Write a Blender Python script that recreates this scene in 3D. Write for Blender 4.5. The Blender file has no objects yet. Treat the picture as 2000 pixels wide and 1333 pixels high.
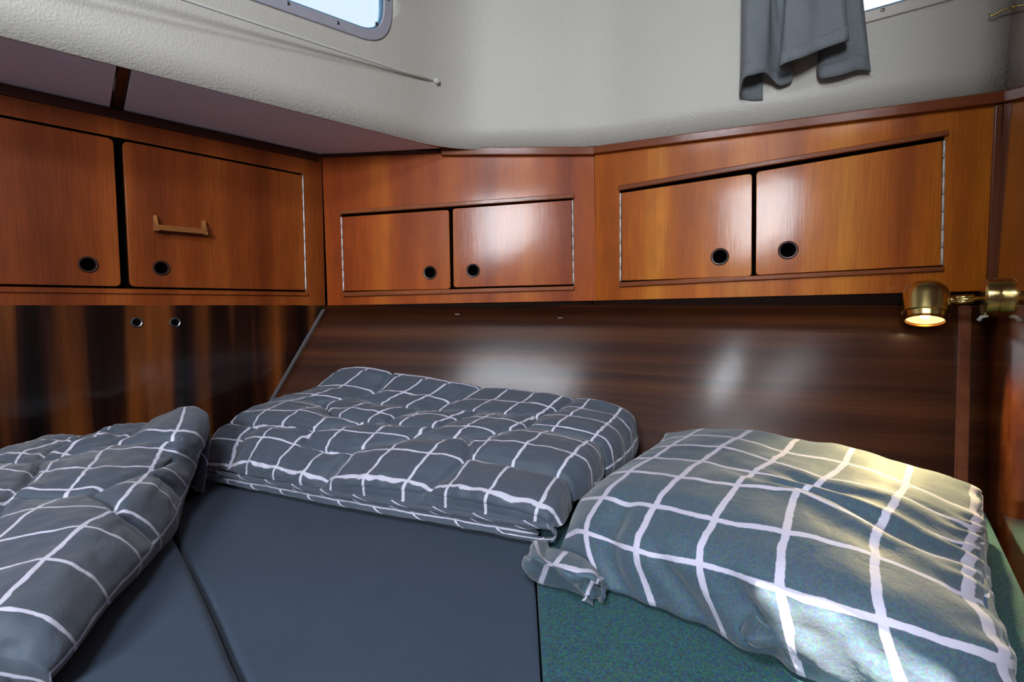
import bpy, bmesh, math, random
from mathutils import Vector, Matrix
from math import radians, sin, cos, pi
random.seed(4)
SC = bpy.context.scene
COL = SC.collection
V = Vector

# ------------------------------------------------------------------ camera
PITCH = radians(4.0)
cam = bpy.data.objects.new('camera', bpy.data.cameras.new('camera'))
COL.objects.link(cam)
cam.data.lens = 18.0; cam.data.sensor_width = 36.0; cam.data.clip_start = 0.02
cam.location = (0, 0, 0); cam.rotation_euler = (pi/2 - PITCH, 0, 0)
SC.camera = cam

# ------------------------------------------------------------------ sky, sun, daylight openings, exposure
w = bpy.data.worlds.new('sky'); SC.world = w; w.use_nodes = True
bg = w.node_tree.nodes['Background']
bg.inputs[0].default_value = (0.74, 0.87, 1.0, 1); bg.inputs[1].default_value = 0.85
sun = bpy.data.objects.new('sun', bpy.data.lights.new('sun', 'SUN')); COL.objects.link(sun)
SUN_DIR = V((-0.26, -0.36, 0.90)).normalized()           # from the berth towards the sun
sun.rotation_euler = SUN_DIR.to_track_quat('Z', 'Y').to_euler()
sun.data.energy = 36.0; sun.data.angle = radians(0.35); sun.data.color = (1.0, 0.88, 0.76)
def area(name, loc, target, sx, sy, power, color):
    l = bpy.data.lights.new(name, 'AREA'); l.shape = 'RECTANGLE'; l.size = sx; l.size_y = sy
    l.energy = power; l.color = color
    o = bpy.data.objects.new(name, l); COL.objects.link(o); o.location = loc
    o.rotation_euler = (V(loc) - V(target)).to_track_quat('Z', 'Y').to_euler()
    return o
area('hatch_daylight', (-0.34, -0.20, 1.04), (-0.34, -0.19, 0), 0.34, 0.34, 13.0, (0.84, 0.92, 1.0))
area('doorway_daylight', (-0.56, -1.44, 0.66), (-0.2, 1.0, -0.1), 0.50, 0.55, 42.0, (0.88, 0.94, 1.0))
SC.view_settings.view_transform = 'Standard'; SC.view_settings.look = 'None'
SC.view_settings.exposure = 0.42; SC.view_settings.gamma = 1.0
SC.view_settings.use_curve_mapping = False

# ------------------------------------------------------------------ helpers
def ray(px, py):
    x = (px-1000)/1000; y = (666.5-py)/1000
    return V((x, cos(PITCH)+y*sin(PITCH), -sin(PITCH)+y*cos(PITCH)))
def pz(px, py, z):
    d = ray(px, py); return d*(z/d.z)
def fin(o, parent=None, mats=None):
    COL.objects.link(o)
    if parent is not None: o.parent = parent
    return o
def tag(o, label=None, cat=None, group=None, kind=None):
    if label: o['label'] = label
    if cat: o['category'] = cat
    if group: o['group'] = group
    if kind: o['kind'] = kind
    return o
def empty(name, M, label, cat, group=None):
    o = bpy.data.objects.new(name, None); COL.objects.link(o); o.matrix_world = M
    o.empty_display_size = .02
    return tag(o, label, cat, group)
def mesh_obj(name, verts, faces, mat, parent=None, smooth=False, M=None):
    me = bpy.data.meshes.new(name); me.from_pydata([tuple(v) for v in verts], [], faces); me.update()
    bm = bmesh.new(); bm.from_mesh(me); bmesh.ops.recalc_face_normals(bm, faces=bm.faces); bm.to_mesh(me); bm.free()
    if smooth:
        for p in me.polygons: p.use_smooth = True
    me.materials.append(mat)
    o = bpy.data.objects.new(name, me); COL.objects.link(o)
    if parent is not None: o.parent = parent
    if M is not None: o.matrix_world = M
    return o
class Frame:                       # a local frame on a surface: x along, y up, z towards the room
    def __init__(s, o, x, y):
        s.o = V(o); s.x = V(x).normalized(); s.z = s.x.cross(V(y)).normalized(); s.y = s.z.cross(s.x)
        s.M = Matrix((( s.x.x, s.y.x, s.z.x, s.o.x), (s.x.y, s.y.y, s.z.y, s.o.y), (s.x.z, s.y.z, s.z.z, s.o.z), (0,0,0,1)))
    def hit(s, px, py, off=0.0):
        d = ray(px, py); p = s.o + s.z*off; t = p.dot(s.z)/d.dot(s.z); q = d*t - s.o
        return (q.dot(s.x), q.dot(s.y))
    def world(s, u, v, w=0): return s.o + s.x*u + s.y*v + s.z*w
def round_poly(pts, r, seg=5):
    out = []; n = len(pts)
    rs = r if isinstance(r, (list, tuple)) else [r]*n
    for i in range(n):
        p = V(pts[i]).to_2d() if len(pts[i]) > 2 else V(pts[i]); a = V(pts[i-1]); b = V(pts[(i+1) % n])
        if rs[i] <= 0: out.append(tuple(p)); continue
        da = (a-p); db = (b-p); la, lb = da.length, db.length
        da.normalize(); db.normalize()
        ang = math.acos(max(-1, min(1, da.dot(db))))
        t = min(rs[i]/math.tan(ang/2), la*.45, lb*.45)
        p0 = p+da*t; p1 = p+db*t
        for k in range(seg+1):
            s = k/seg; q = p0*(1-s)**2 + p*2*s*(1-s) + p1*s*s
            out.append(tuple(q))
    return out
def circle(c, r, n=32): return [(c[0]+r*cos(2*pi*k/n), c[1]+r*sin(2*pi*k/n)) for k in range(n)]
def slab(name, fr, loops, w0, w1, mat, parent=None, bevel=0.0, res=1, M=None):
    """flat piece in a frame: first loop is the outline, others are holes; from depth w0 to w1"""
    cu = bpy.data.curves.new('c', 'CURVE'); cu.dimensions = '2D'; cu.fill_mode = 'BOTH'
    for lp in loops:
        s = cu.splines.new('POLY'); s.points.add(len(lp)-1)
        for i, p in enumerate(lp): s.points[i].co = (p[0], p[1], 0, 1)
        s.use_cyclic_u = True
    cu.extrude = max((w1-w0)/2 - bevel, 1e-5); cu.bevel_depth = bevel; cu.offset = -bevel; cu.bevel_resolution = res
    t = bpy.data.objects.new('c', cu); COL.objects.link(t)
    dg = bpy.context.evaluated_depsgraph_get()
    me = bpy.data.meshes.new_from_object(t.evaluated_get(dg))
    bpy.data.objects.remove(t); bpy.data.curves.remove(cu)
    me.transform(Matrix.Translation((0, 0, (w0+w1)/2)))
    bm = bmesh.new(); bm.from_mesh(me); bmesh.ops.remove_doubles(bm, verts=bm.verts, dist=1e-5)
    bmesh.ops.recalc_face_normals(bm, faces=bm.faces); bm.to_mesh(me); bm.free()
    me.name = name; me.materials.clear(); me.materials.append(mat)
    o = bpy.data.objects.new(name, me); COL.objects.link(o)
    if parent is not None: o.parent = parent
    o.matrix_world = fr.M if M is None else M
    return o
def lathe(name, M, prof, mat, parent=None, n=40):
    vs = []; fs = []
    m = len(prof)
    for k in range(n):
        a = 2*pi*k/n
        for r, h in prof: vs.append((r*cos(a), r*sin(a), h))
    for k in range(n):
        for j in range(m-1):
            fs.append((k*m+j, ((k+1) % n)*m+j, ((k+1) % n)*m+j+1, k*m+j+1))
    me = bpy.data.meshes.new(name); me.from_pydata(vs, [], fs)
    bm = bmesh.new(); bm.from_mesh(me); bmesh.ops.remove_doubles(bm, verts=bm.verts, dist=1e-6)
    bmesh.ops.recalc_face_normals(bm, faces=bm.faces)
    bm.to_mesh(me); bm.free()
    for p in me.polygons: p.use_smooth = True
    me.set_sharp_from_angle(angle=radians(35))
    me.materials.append(mat); o = bpy.data.objects.new(name, me); COL.objects.link(o)
    if parent is not None: o.parent = parent
    o.matrix_world = M
    return o
def tube(name, pts, r, mat, parent=None, n=12, M=None):
    pts = [V(p) for p in pts]; vs = []; fs = []; up = V((0, 0, 1))
    for i, p in enumerate(pts):
        d = (pts[min(i+1, len(pts)-1)]-pts[max(i-1, 0)]).normalized()
        if abs(d.dot(up)) > .95: up = V((1, 0, 0))
        a = d.cross(up).normalized(); b = a.cross(d).normalized(); up = b
        rr = r[i] if isinstance(r, (list, tuple)) else r
        for k in range(n): vs.append(p + a*rr*cos(2*pi*k/n) + b*rr*sin(2*pi*k/n))
    for i in range(len(pts)-1):
        for k in range(n): fs.append((i*n+k, i*n+(k+1) % n, (i+1)*n+(k+1) % n, (i+1)*n+k))
    fs.append(tuple(range(n))); fs.append(tuple((len(pts)-1)*n+k for k in range(n)))
    return mesh_obj(name, vs, fs, mat, parent, True, M)
def frame_at(p, zdir, M_up=(0, 0, 1)):
    z = V(zdir).normalized(); x = V(M_up).cross(z)
    if x.length < 1e-3: x = V((1, 0, 0))
    x.normalize(); y = z.cross(x)
    return Matrix(((x.x, y.x, z.x, p[0]), (x.y, y.y, z.y, p[1]), (x.z, y.z, z.z, p[2]), (0, 0, 0, 1)))

# ------------------------------------------------------------------ materials
def sl(c):
    f = lambda v: v/12.92 if v <= .04045 else ((v+.055)/1.055)**2.4
    return (f(c[0]/255), f(c[1]/255), f(c[2]/255), 1)
class NT:
    def __init__(s, name):
        s.m = bpy.data.materials.new(name); s.m.use_nodes = True; s.t = s.m.node_tree
        s.p = s.t.nodes['Principled BSDF']
    def n(s, typ, **kw):
        nd = s.t.nodes.new(typ)
        for k, v in kw.items():
            if k in nd.inputs.keys() if isinstance(k, str) else False: nd.inputs[k].default_value = v
            else: setattr(nd, k, v)
        return nd
    def l(s, a, b): s.t.links.new(a, b)
    def set(s, **kw):
        for k, v in kw.items(): s.p.inputs[k.replace('_', ' ')].default_value = v
        return s
    def ramp(s, src, stops, interp='LINEAR'):
        r = s.n('ShaderNodeValToRGB'); r.color_ramp.interpolation = interp
        e = r.color_ramp.elements
        while len(e) < len(stops): e.new(.5)
        for i, (p, c) in enumerate(stops): e[i].position = p; e[i].color = c
        s.l(src, r.inputs[0]); return r.outputs[0]
    def noise(s, scale3, sc=1.0, detail=3, rough=.5, coord='Object', rot=(0, 0, 0), dist=0.0):
        tc = s.n('ShaderNodeTexCoord'); mp = s.n('ShaderNodeMapping')
        mp.inputs['Scale'].default_value = scale3; mp.inputs['Rotation'].default_value = rot
        s.l(tc.outputs[coord], mp.inputs[0])
        nz = s.n('ShaderNodeTexNoise'); nz.inputs['Scale'].default_value = sc
        nz.inputs['Detail'].default_value = detail; nz.inputs['Roughness'].default_value = rough
        nz.inputs['Distortion'].default_value = dist
        s.l(mp.outputs[0], nz.inputs[0]); return nz.outputs[0]
    def mix(s, a, b, fac, typ='MIX'):
        m = s.n('ShaderNodeMix', data_type='RGBA', blend_type=typ)
        for idx, v in ((0, fac), (6, a), (7, b)):
            if isinstance(v, (int, float, tuple)): m.inputs[idx].default_value = v
            else: s.l(v, m.inputs[idx])
        return m.outputs[2]
    def bump(s, h, strength, dist, prev=None):
        b = s.n('ShaderNodeBump'); b.inputs['Strength'].default_value = strength; b.inputs['Distance'].default_value = dist
        s.l(h, b.inputs['Height'])
        if prev: s.l(prev, b.inputs['Normal'])
        return b.outputs[0]
def wood(name, dark, mid, light, along='y', band=9.0, rough=.40, coat=.27, coat_rough=.12, seed=0.0, contrast=1.0, bump=.12, mott=.85):
    m = NT(name)
    big = {'y': (band, .55, band), 'x': (.55, band, band), 'w': (.45, .8, band), 'z': (band, band, .55)}[along]
    fine = {'y': (420, 9, 420), 'x': (9, 420, 420), 'w': (7, 12, 420), 'z': (420, 420, 9)}[along]
    c1 = m.noise(big, 1.0, 2, .45, rot=(0, 0, seed*.001), dist=.3)
    col = m.ramp(c1, [(.5-.17*contrast, sl(dark)), (.5, sl(mid)), (.5+.17*contrast, sl(light))])
    c2 = m.noise(fine, 1.0, 3, .6)
    g = m.ramp(c2, [(.3, (.66, .62, .60, 1)), (.62, (1.08, 1.08, 1.08, 1))])
    col = m.mix(col, g, .72, 'MULTIPLY')
    c3 = m.noise((6, 3, 6), 1.0, 3, .6, dist=.8)
    g3 = m.ramp(c3, [(.35, (.82, .78, .76, 1)), (.65, (1.1, 1.1, 1.1, 1))])
    col = m.mix(col, g3, mott, 'MULTIPLY')
    m.l(col, m.p.inputs['Base Color'])
    m.set(Specular_IOR_Level=.15, Roughness=rough, Coat_Weight=coat, Coat_Roughness=coat_rough)
    w1 = m.noise((14, 14, 14), 1.0, 2)
    b = m.bump(c2, bump, .0006); b = m.bump(w1, .10, .003, b)
    m.l(b, m.p.inputs['Normal']); m.l(b, m.p.inputs['Coat Normal'])
    return m.m
M = {}
M['wood_right'] = wood('varnished wood, orange', (156, 74, 8), (187, 99, 13), (208, 126, 30), seed=1)  # same locker wood as the left; brighter light is put into the colour
M['wood_left'] = wood('varnished wood, red brown', (98, 43, 17), (125, 59, 23), (150, 78, 31), seed=2)  # same wood again, its dimmer lighting put into a redder, darker colour
M['wood_mid'] = wood('varnished wood, brown', (138, 56, 8), (166, 76, 12), (188, 98, 22), seed=3)
M['rail'] = wood('rail wood', (108, 52, 24), (134, 68, 32), (154, 84, 42), along='x', band=16)
M['rail_v'] = wood('upright trim wood', (104, 58, 38), (126, 70, 46), (142, 84, 58), along='y', band=16)
M['mahog_v'] = wood('dark striped mahogany', (9, 5, 5), (34, 16, 11), (112, 60, 24), along='y', band=14, rough=.3, coat=.7, coat_rough=.09, contrast=.85, bump=.05)
M['mahog_h'] = wood('dark mahogany grain sideways', (34, 15, 8), (64, 32, 17), (104, 60, 30), along='w', band=30, rough=.4, coat=.35, coat_rough=.19, contrast=1.9, bump=.03, mott=.25)
M['bulkhead'] = wood('bulkhead wood, high gloss', (84, 38, 16), (112, 54, 22), (138, 76, 32), along='z', band=11, rough=.12, coat=1, coat_rough=.035, bump=.03)
M['bulkhead'].node_tree.nodes['Principled BSDF'].inputs['Coat IOR'].default_value = 2.4
M['pale_wood'] = wood('pale oak', (132, 84, 44), (158, 104, 58), (176, 122, 72), along='x', band=30, coat=.1)
M['dark_wood'] = wood('dark edge wood', (44, 22, 18), (58, 28, 24), (72, 38, 30), along='x', band=14)
def plain(name, col, rough=.5, metal=0, **kw):
    m = NT(name); m.set(Base_Color=sl(col), Roughness=rough, Metallic=metal, **kw)
    nz = m.noise((60, 60, 60), 1.0, 3); b = m.bump(nz, .05, .0008); m.l(b, m.p.inputs['Normal'])
    c = m.mix(sl(col), sl(tuple(max(0, v-10) for v in col)), nz); m.l(c, m.p.inputs['Base Color'])
    return m.m
M['black'] = plain('dark locker interior', (3, 2, 2), 1.0, 0, Specular_IOR_Level=.05)  # near-black paints the shade inside lockers, finger holes and gaps
M['ring'] = plain('dark finger ring', (62, 42, 38), .35, .2)
M['hinge'] = plain('piano hinge metal', (225, 225, 222), .4, .2)
M['brass'] = plain('brass', (212, 188, 124), .24, 1)
M['brass_dark'] = plain('brass rim', (150, 96, 36), .3, 1)
M['steel'] = plain('dull steel', (120, 120, 122), .35, .9)
M['white_plastic'] = plain('white plastic', (205, 204, 198), .4)
M['alu'] = plain('window frame, lilac grey', (168, 166, 178), .45, .1)
M['alu2'] = plain('window frame, cream', (196, 186, 176), .45, .1)
M['gasket'] = plain('window gasket', (90, 130, 160), .5)
M['batten'] = plain('joint batten', (176, 160, 142), .6)
M['bead'] = plain('pale sealant bead', (222, 196, 158), .5)
M['dark_bead'] = plain('dark stained bead', (30, 14, 10), .7, 0, Specular_IOR_Level=.08)
def painted(name, col, sc=260, strength=.35, rough=.42):
    m = NT(name)
    a = m.noise((sc, sc, sc), 1.0, 3, .6); b0 = m.noise((5, 5, 5), 1.0, 2)
    c = m.mix(sl(col), sl(tuple(v-9 for v in col)), b0); m.l(c, m.p.inputs['Base Color'])
    m.set(Roughness=rough)
    r = m.bump(a, strength, .0014); r = m.bump(b0, .1, .01, r); m.l(r, m.p.inputs['Normal'])
    return m.m
M['cream'] = painted('cream textured headliner', (192, 187, 178), 230, .9, .36)
M['vinyl'] = painted('lilac grey vinyl', (236, 240, 255), 420, .2, .7)
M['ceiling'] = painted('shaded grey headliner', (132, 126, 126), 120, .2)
M['floor'] = painted('cabin sole', (96, 66, 42), 60, .1)

def glass_mat():
    m = NT('window glass'); m.set(Base_Color=(.93, .97, 1, 1), Roughness=.0, IOR=1.45, Transmission_Weight=1.0)
    m.set(Emission_Color=(.8, .92, 1, 1), Emission_Strength=0.0)
    return m.m
M['glass'] = glass_mat()

def check_fabric(name, base, base2, line, lw=.075, wob=.05, noise_amt=.0):
    """cloth with wobbly hand-drawn check lines at whole-number UVs"""
    m = NT(name)
    uv = m.n('ShaderNodeUVMap'); uv.uv_map = 'uv'
    nz = m.n('ShaderNodeTexNoise'); nz.inputs['Scale'].default_value = 2.2; nz.inputs['Detail'].default_value = 1
    m.l(uv.outputs[0], nz.inputs[0])
    sub = m.n('ShaderNodeVectorMath', operation='SUBTRACT'); sub.inputs[1].default_value = (.5, .5, .5); m.l(nz.outputs[1], sub.inputs[0])
    scl = m.n('ShaderNodeVectorMath', operation='SCALE'); scl.inputs['Scale'].default_value = wob*2; m.l(sub.outputs[0], scl.inputs[0])
    add = m.n('ShaderNodeVectorMath', operation='ADD'); m.l(uv.outputs[0], add.inputs[0]); m.l(scl.outputs[0], add.inputs[1])
    nz2 = m.n('ShaderNodeTexNoise'); nz2.inputs['Scale'].default_value = 9; m.l(uv.outputs[0], nz2.inputs[0])
    sep = m.n('ShaderNodeSeparateXYZ'); m.l(add.outputs[0], sep.inputs[0])
    outs = []
    for ax in (0, 1):
        a = m.n('ShaderNodeMath', operation='ADD'); a.inputs[1].default_value = .5; m.l(sep.outputs[ax], a.inputs[0])
        f = m.n('ShaderNodeMath', operation='FRACT'); m.l(a.outputs[0], f.inputs[0])
        s = m.n('ShaderNodeMath', operation='SUBTRACT'); s.inputs[1].default_value = .5; m.l(f.outputs[0], s.inputs[0])
        b = m.n('ShaderNodeMath', operation='ABSOLUTE'); m.l(s.outputs[0], b.inputs[0])
        k = m.n('ShaderNodeMath', operation='MULTIPLY_ADD'); k.inputs[1].default_value = .03; k.inputs[2].default_value = lw/2-.015
        m.l(nz2.outputs[0], k.inputs[0])
        d = m.n('ShaderNodeMath', operation='SUBTRACT'); m.l(k.outputs[0], d.inputs[0]); m.l(b.outputs[0], d.inputs[1])
        e = m.n('ShaderNodeMath', operation='MULTIPLY', use_clamp=True); e.inputs[1].default_value = 90; m.l(d.outputs[0], e.inputs[0])
        outs.append(e.outputs[0])
    mx = m.n('ShaderNodeMath', operation='MAXIMUM'); m.l(outs[0], mx.inputs[0]); m.l(outs[1], mx.inputs[1])
    va = m.noise((9, 9, 9), 1.0, 4, .6)
    c = m.mix(sl(base), sl(base2), va)
    if noise_amt > 0:
        g = m.n('ShaderNodeTexWhiteNoise')
        tc = m.n('ShaderNodeTexCoord'); sn = m.n('ShaderNodeVectorMath', operation='SNAP'); sn.inputs[1].default_value = (.0022,)*3
        m.l(tc.outputs['Object'], sn.inputs[0]); m.l(sn.outputs[0], g.inputs[0])
        c = m.mix(c, g.outputs[1], noise_amt, 'OVERLAY')
    c = m.mix(c, sl(line), mx.outputs[0]); m.l(c, m.p.inputs['Base Color'])
    m.set(Roughness=.62, Sheen_Weight=.25, Sheen_Roughness=.5, Specular_IOR_Level=.35)
    w1 = m.noise((900, 900, 900), 1.0, 2); w2 = m.noise((26, 26, 26), 1.0, 4, .6, dist=.6)
    b = m.bump(w1, .12, .0004); b = m.bump(w2, .35, .006, b); m.l(b, m.p.inputs['Normal'])
    return m.m
M['duvet'] = check_fabric('charcoal checked cotton', (67, 76, 89), (79, 89, 104), (206, 204, 222))
M['pillow'] = check_fabric('blue grey checked cotton', (62, 84, 99), (78, 98, 114), (204, 200, 222), lw=.115, wob=.03, noise_amt=.25)
def cloth(name, a, b_, rough=.8, weave=700, noise_amt=0, fold=.25):
    m = NT(name); v = m.noise((10, 10, 10), 1.0, 4, .6)
    sp = m.noise((380, 380, 380), 1.0, 2, .7)
    c = m.mix(sl(a), sl(b_), v); c = m.mix(c, m.ramp(sp, [(.3, (.78, .78, .78, 1)), (.7, (1.2, 1.2, 1.2, 1))]), .6, 'MULTIPLY')
    if noise_amt > 0:
        g = m.n('ShaderNodeTexWhiteNoise')
        tc = m.n('ShaderNodeTexCoord'); sn = m.n('ShaderNodeVectorMath', operation='SNAP'); sn.inputs[1].default_value = (.0022,)*3
        m.l(tc.outputs['Object'], sn.inputs[0]); m.l(sn.outputs[0], g.inputs[0])
        c = m.mix(c, g.outputs[1], noise_amt, 'OVERLAY')
    m.l(c, m.p.inputs['Base Color']); m.set(Roughness=rough, Sheen_Weight=.06, Specular_IOR_Level=.2)
    w1 = m.noise((weave,)*3, 1.0, 2); b = m.bump(w1, .25, .0006); b = m.bump(v, fold, .004, b); m.l(b, m.p.inputs['Normal'])
    return m.m
M['mattress'] = cloth('navy cushion cloth', (52, 64, 80), (62, 74, 91))
M['mattress_teal'] = cloth('noise-tinted teal cushion cloth', (44, 80, 88), (54, 92, 98), noise_amt=.45)  # teal tint and speckle imitate sensor noise
M['curtain'] = cloth('grey linen', (106, 112, 118), (130, 136, 140), weave=500)

# ------------------------------------------------------------------ the cabin plan
H = .45
A = pz(628, 303, H); B = pz(1160, 289, H); C = pz(1960, 183, H); L = pz(0, 163, H)
A.z = B.z = C.z = L.z = 0
Z = V((0, 0, 1))
FL = Frame(L, A-L, Z); FM = Frame(A, B-A, Z); FR = Frame(B, C-B, Z)
lenL = (A-L).length; lenM = (B-A).length; lenR = (C-B).length
GA = radians(54); bdir = V((-cos(GA), -sin(GA), 0))           # the bulkhead runs from C towards the doorway
FB = Frame(C, bdir, Z)
ldir = (A-L).normalized()

# ---- walls, ceiling, floor
def wall_slab(name, p, q, z0, z1, mat, th=.03):
    fr = Frame((p.x, p.y, 0), q-p, Z); ln = (q-p).length
    o = slab(name, fr, [[(0, z0), (ln, z0), (ln, z1), (0, z1)]], -th, 0, mat); return tag(o, kind='structure')
E1 = C + bdir*1.50
P3 = V((.30, -1.5, 0)); P4 = V((-2.2, -1.5, 0)); L2 = L - ldir*1.35
P3 = V((E1.x+.05, -1.5, 0))
TOP = 1.06; BOT = -.9
wall_slab('wall_right', C, E1, BOT, TOP, M['bulkhead'])
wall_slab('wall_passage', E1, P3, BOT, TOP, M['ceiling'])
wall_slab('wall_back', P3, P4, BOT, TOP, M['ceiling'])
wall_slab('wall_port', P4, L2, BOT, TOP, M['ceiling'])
wl = wall_slab('wall_left', L2, A, BOT, 0.0, M['mahog_v'])

# unseen shell added against light leaks behind the lockers, and the side deck above them
def shell(name, p, q, off):
    d = (q-p).normalized(); nn = V((-d.y, d.x, 0)); a = p-d*.12+nn*off; b = q+d*.12+nn*off
    wall_slab(name, a, b, BOT, H+.05, M['black'])
shell('wall_light_seal_left', L2, A, .15); shell('wall_light_seal_middle', A, B, .15); shell('wall_light_seal_right', B, C, .15)
wall_slab('wall_light_seal_end', C-bdir*.25, C, BOT, TOP, M['bulkhead'])

# lower back wall: a leaning, gently curved panel behind the bedding
def catmull(pts, t):
    n = len(pts)-1; t = max(0, min(n-1e-6, t)); i = int(t); f = t-i
    g = lambda k: pts[k] if 0 <= k <= n else (pts[0]*2-pts[1] if k < 0 else pts[n]*2-pts[n-1])
    a, b, c, d = g(i-1), g(i), g(i+1), g(i+2)
    return (b*2 + (c-a)*f + (a*2-b*5+c*4-d)*f*f + (b*3-a-c*3+d)*f**3)*.5
s1 = FL.hit(530, 780); S = FL.world(*s1)
lean = (S - V((A.x, A.y, 0)))/(-S.z)                    # displacement per metre of drop
topc = [A + (A-B)*.0, A.lerp(B, .5)+V((.0, .012, 0)), V((B.x, B.y, 0)) + V((.02, -.012, 0)), B.lerp(C, .5)+V((-.015, -.02, 0)), C + V((.0, -.0, 0))*1]
verts = []; faces = []; NS = 60; NZ = 8
for i in range(NS+1):
    p = catmull(topc, 4*i/NS)
    for j in range(NZ+1):
        dz = -.52*j/NZ
        off = lean*(-dz)
        k = i/NS; off = V((off.x*(1-k)+bdir.x*.32*(-dz)*k, off.y*(1-k)+bdir.y*.32*(-dz)*k, dz))
        verts.append(p+off + V((0, 0, .0)))
for i in range(NS):
    for j in range(NZ): a = i*(NZ+1)+j; faces.append((a, a+1, a+NZ+2, a+NZ+1))
lb = mesh_obj('wall_hull', verts, faces, M['mahog_h'], smooth=True); tag(lb, kind='structure')
sm = lb.modifiers.new('s', 'SOLIDIFY'); sm.thickness = .01; sm.offset = 1
def hull_pt(s, dz, out=0.0):
    p = catmull(topc, 4*s); off = lean*dz; k = s
    return p + V((off.x*(1-k)+bdir.x*.32*dz*k, off.y*(1-k)+bdir.y*.32*dz*k, -dz))
# grain object coordinates: horizontal panels use x along; fine as the panel spans world x
# upright trim at the right end, sloping bead at the left end of that panel
def bar(name, p, q, wdir, wd, ndir, th, mat, parent=None, kind=None):
    d = q-p; W = V(wdir).normalized()*wd/2; N = V(ndir).normalized()*th
    vs = [p-W, p+W, p+W+N, p-W+N]; vs += [v+d for v in vs]
    o = mesh_obj(name, vs, [(0,1,2,3), (4,5,6,7), (0,1,5,4), (1,2,6,5), (2,3,7,6), (3,0,4,7)], mat, parent)
    bm = bmesh.new(); bm.from_mesh(o.data); bmesh.ops.bevel(bm, geom=bm.edges[:], offset=min(wd, th)*.25, segments=2, affect='EDGES'); bm.to_mesh(o.data); bm.free()
    if kind: tag(o, kind=kind)
    return o
M['metal_edge'] = plain('worn painted edge', (120, 116, 118), .5, .3)
p0 = hull_pt(.0, .012)+V((.004, -.004, 0)); p1 = hull_pt(.0, .30)+V((.004, -.004, 0))
bar('trim_1', p0, p1, ldir, .012, V((.2, -1, 0)), .008, M['metal_edge'], kind='structure')
rp = [hull_pt(.975, d) for d in (0.0, .385)]
bar('trim_2', rp[0], rp[1], (C-B), .022, -V((.42, .9, 0)), .012, M['rail_v'], kind='structure')
bar('trim_3', FR.world(.0, .006, -.016), FR.world(lenR-.0, .017, -.016), Z, .030, FR.z, .010, M['dark_bead'], kind='structure')

bar('trim_6', FM.world(.0, -.003, -.016), FM.world(lenM, .002, -.016), Z, .018, FM.z, .010, M['dark_bead'], kind='structure')

# ---- cream cabin side above the lockers
edge0 = pz(0, 72, H); edge1 = pz(860, 290, H); ed = (edge1-edge0).normalized()
P_start = edge0 - ed*1.0
Bc = V((B.x, B.y, H)) + V((0, -.004, 0)); Cc = C + V((0, 0, H)) - FR.z*(-.004)
path = []
corner = edge1.copy(); corner.y = min(corner.y, A.y*(1)+10)
# intersect coaming line with the middle locker plane
fmz = FM.z; t = ((V((A.x, A.y, H)) + fmz*.004 - edge0).dot(fmz))/(ed.dot(fmz)); corner = edge0 + ed*t
raw = [P_start, corner, Bc + FM.z*.0, Cc]
def fillet(pts, radii, n=10):
    out = [pts[0]]
    for i in range(1, len(pts)-1):
        p = pts[i]; a = (pts[i-1]-p).normalized(); b = (pts[i+1]-p).normalized()
        ang = a.angle(b); tl = radii[i]/math.tan(ang/2)
        p0 = p+a*tl; p1 = p+b*tl
        for k in range(n+1):
            s = k/n; out.append(p0*(1-s)**2+p*2*s*(1-s)+p1*s*s)
    out.append(pts[-1]); return out
fp = fillet(raw, [0, .30, .55, 0], 12)
dense = []
for i in range(len(fp)-1):
    n = max(1, int((fp[i+1]-fp[i]).length/.05))
    for k in range(n): dense.append(fp[i].lerp(fp[i+1], k/n))
dense.append(fp[-1])
KL = .10
verts = []; faces = []; NV = 10
dk = [tuple(p[:2]) for p in dense]
dkp = [(p[0], p[1]+.0) for p in dk] + [(1.35, 1.35), (1.2, 2.0), (-2.3, 2.0), (-2.6, .3)]
sd = slab('ceiling_side_deck', Frame((0, 0, 0), (1, 0, 0), (0, 1, 0)), [dkp], H+.024, H+.034, M['ceiling']); tag(sd, kind='structure')
for i, p in enumerate(dense):
    d = (dense[min(i+1, len(dense)-1)]-dense[max(i-1, 0)]).normalized(); nrm = V((d.y, -d.x, 0))
    for j in range(NV+1):
        dz = (TOP-H+.01)*j/NV; verts.append(p + nrm*(KL*dz + .08*dz*dz) + Z*dz)
for i in range(len(dense)-1):
    for j in range(NV): a = i*(NV+1)+j; faces.append((a, a+NV+1, a+NV+2, a+1))
cream = mesh_obj('wall_coachroof', verts, faces, M['cream'], smooth=True)
tag(cream, kind='structure')
def up_frame(p, d, k=KL+.03):
    n = V((d.y, -d.x, 0)).normalized(); return Frame(p, d, (n*k+Z).normalized())
FW1 = up_frame(edge0, ed); FW2 = up_frame(Bc, (Cc-Bc).normalized())

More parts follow.
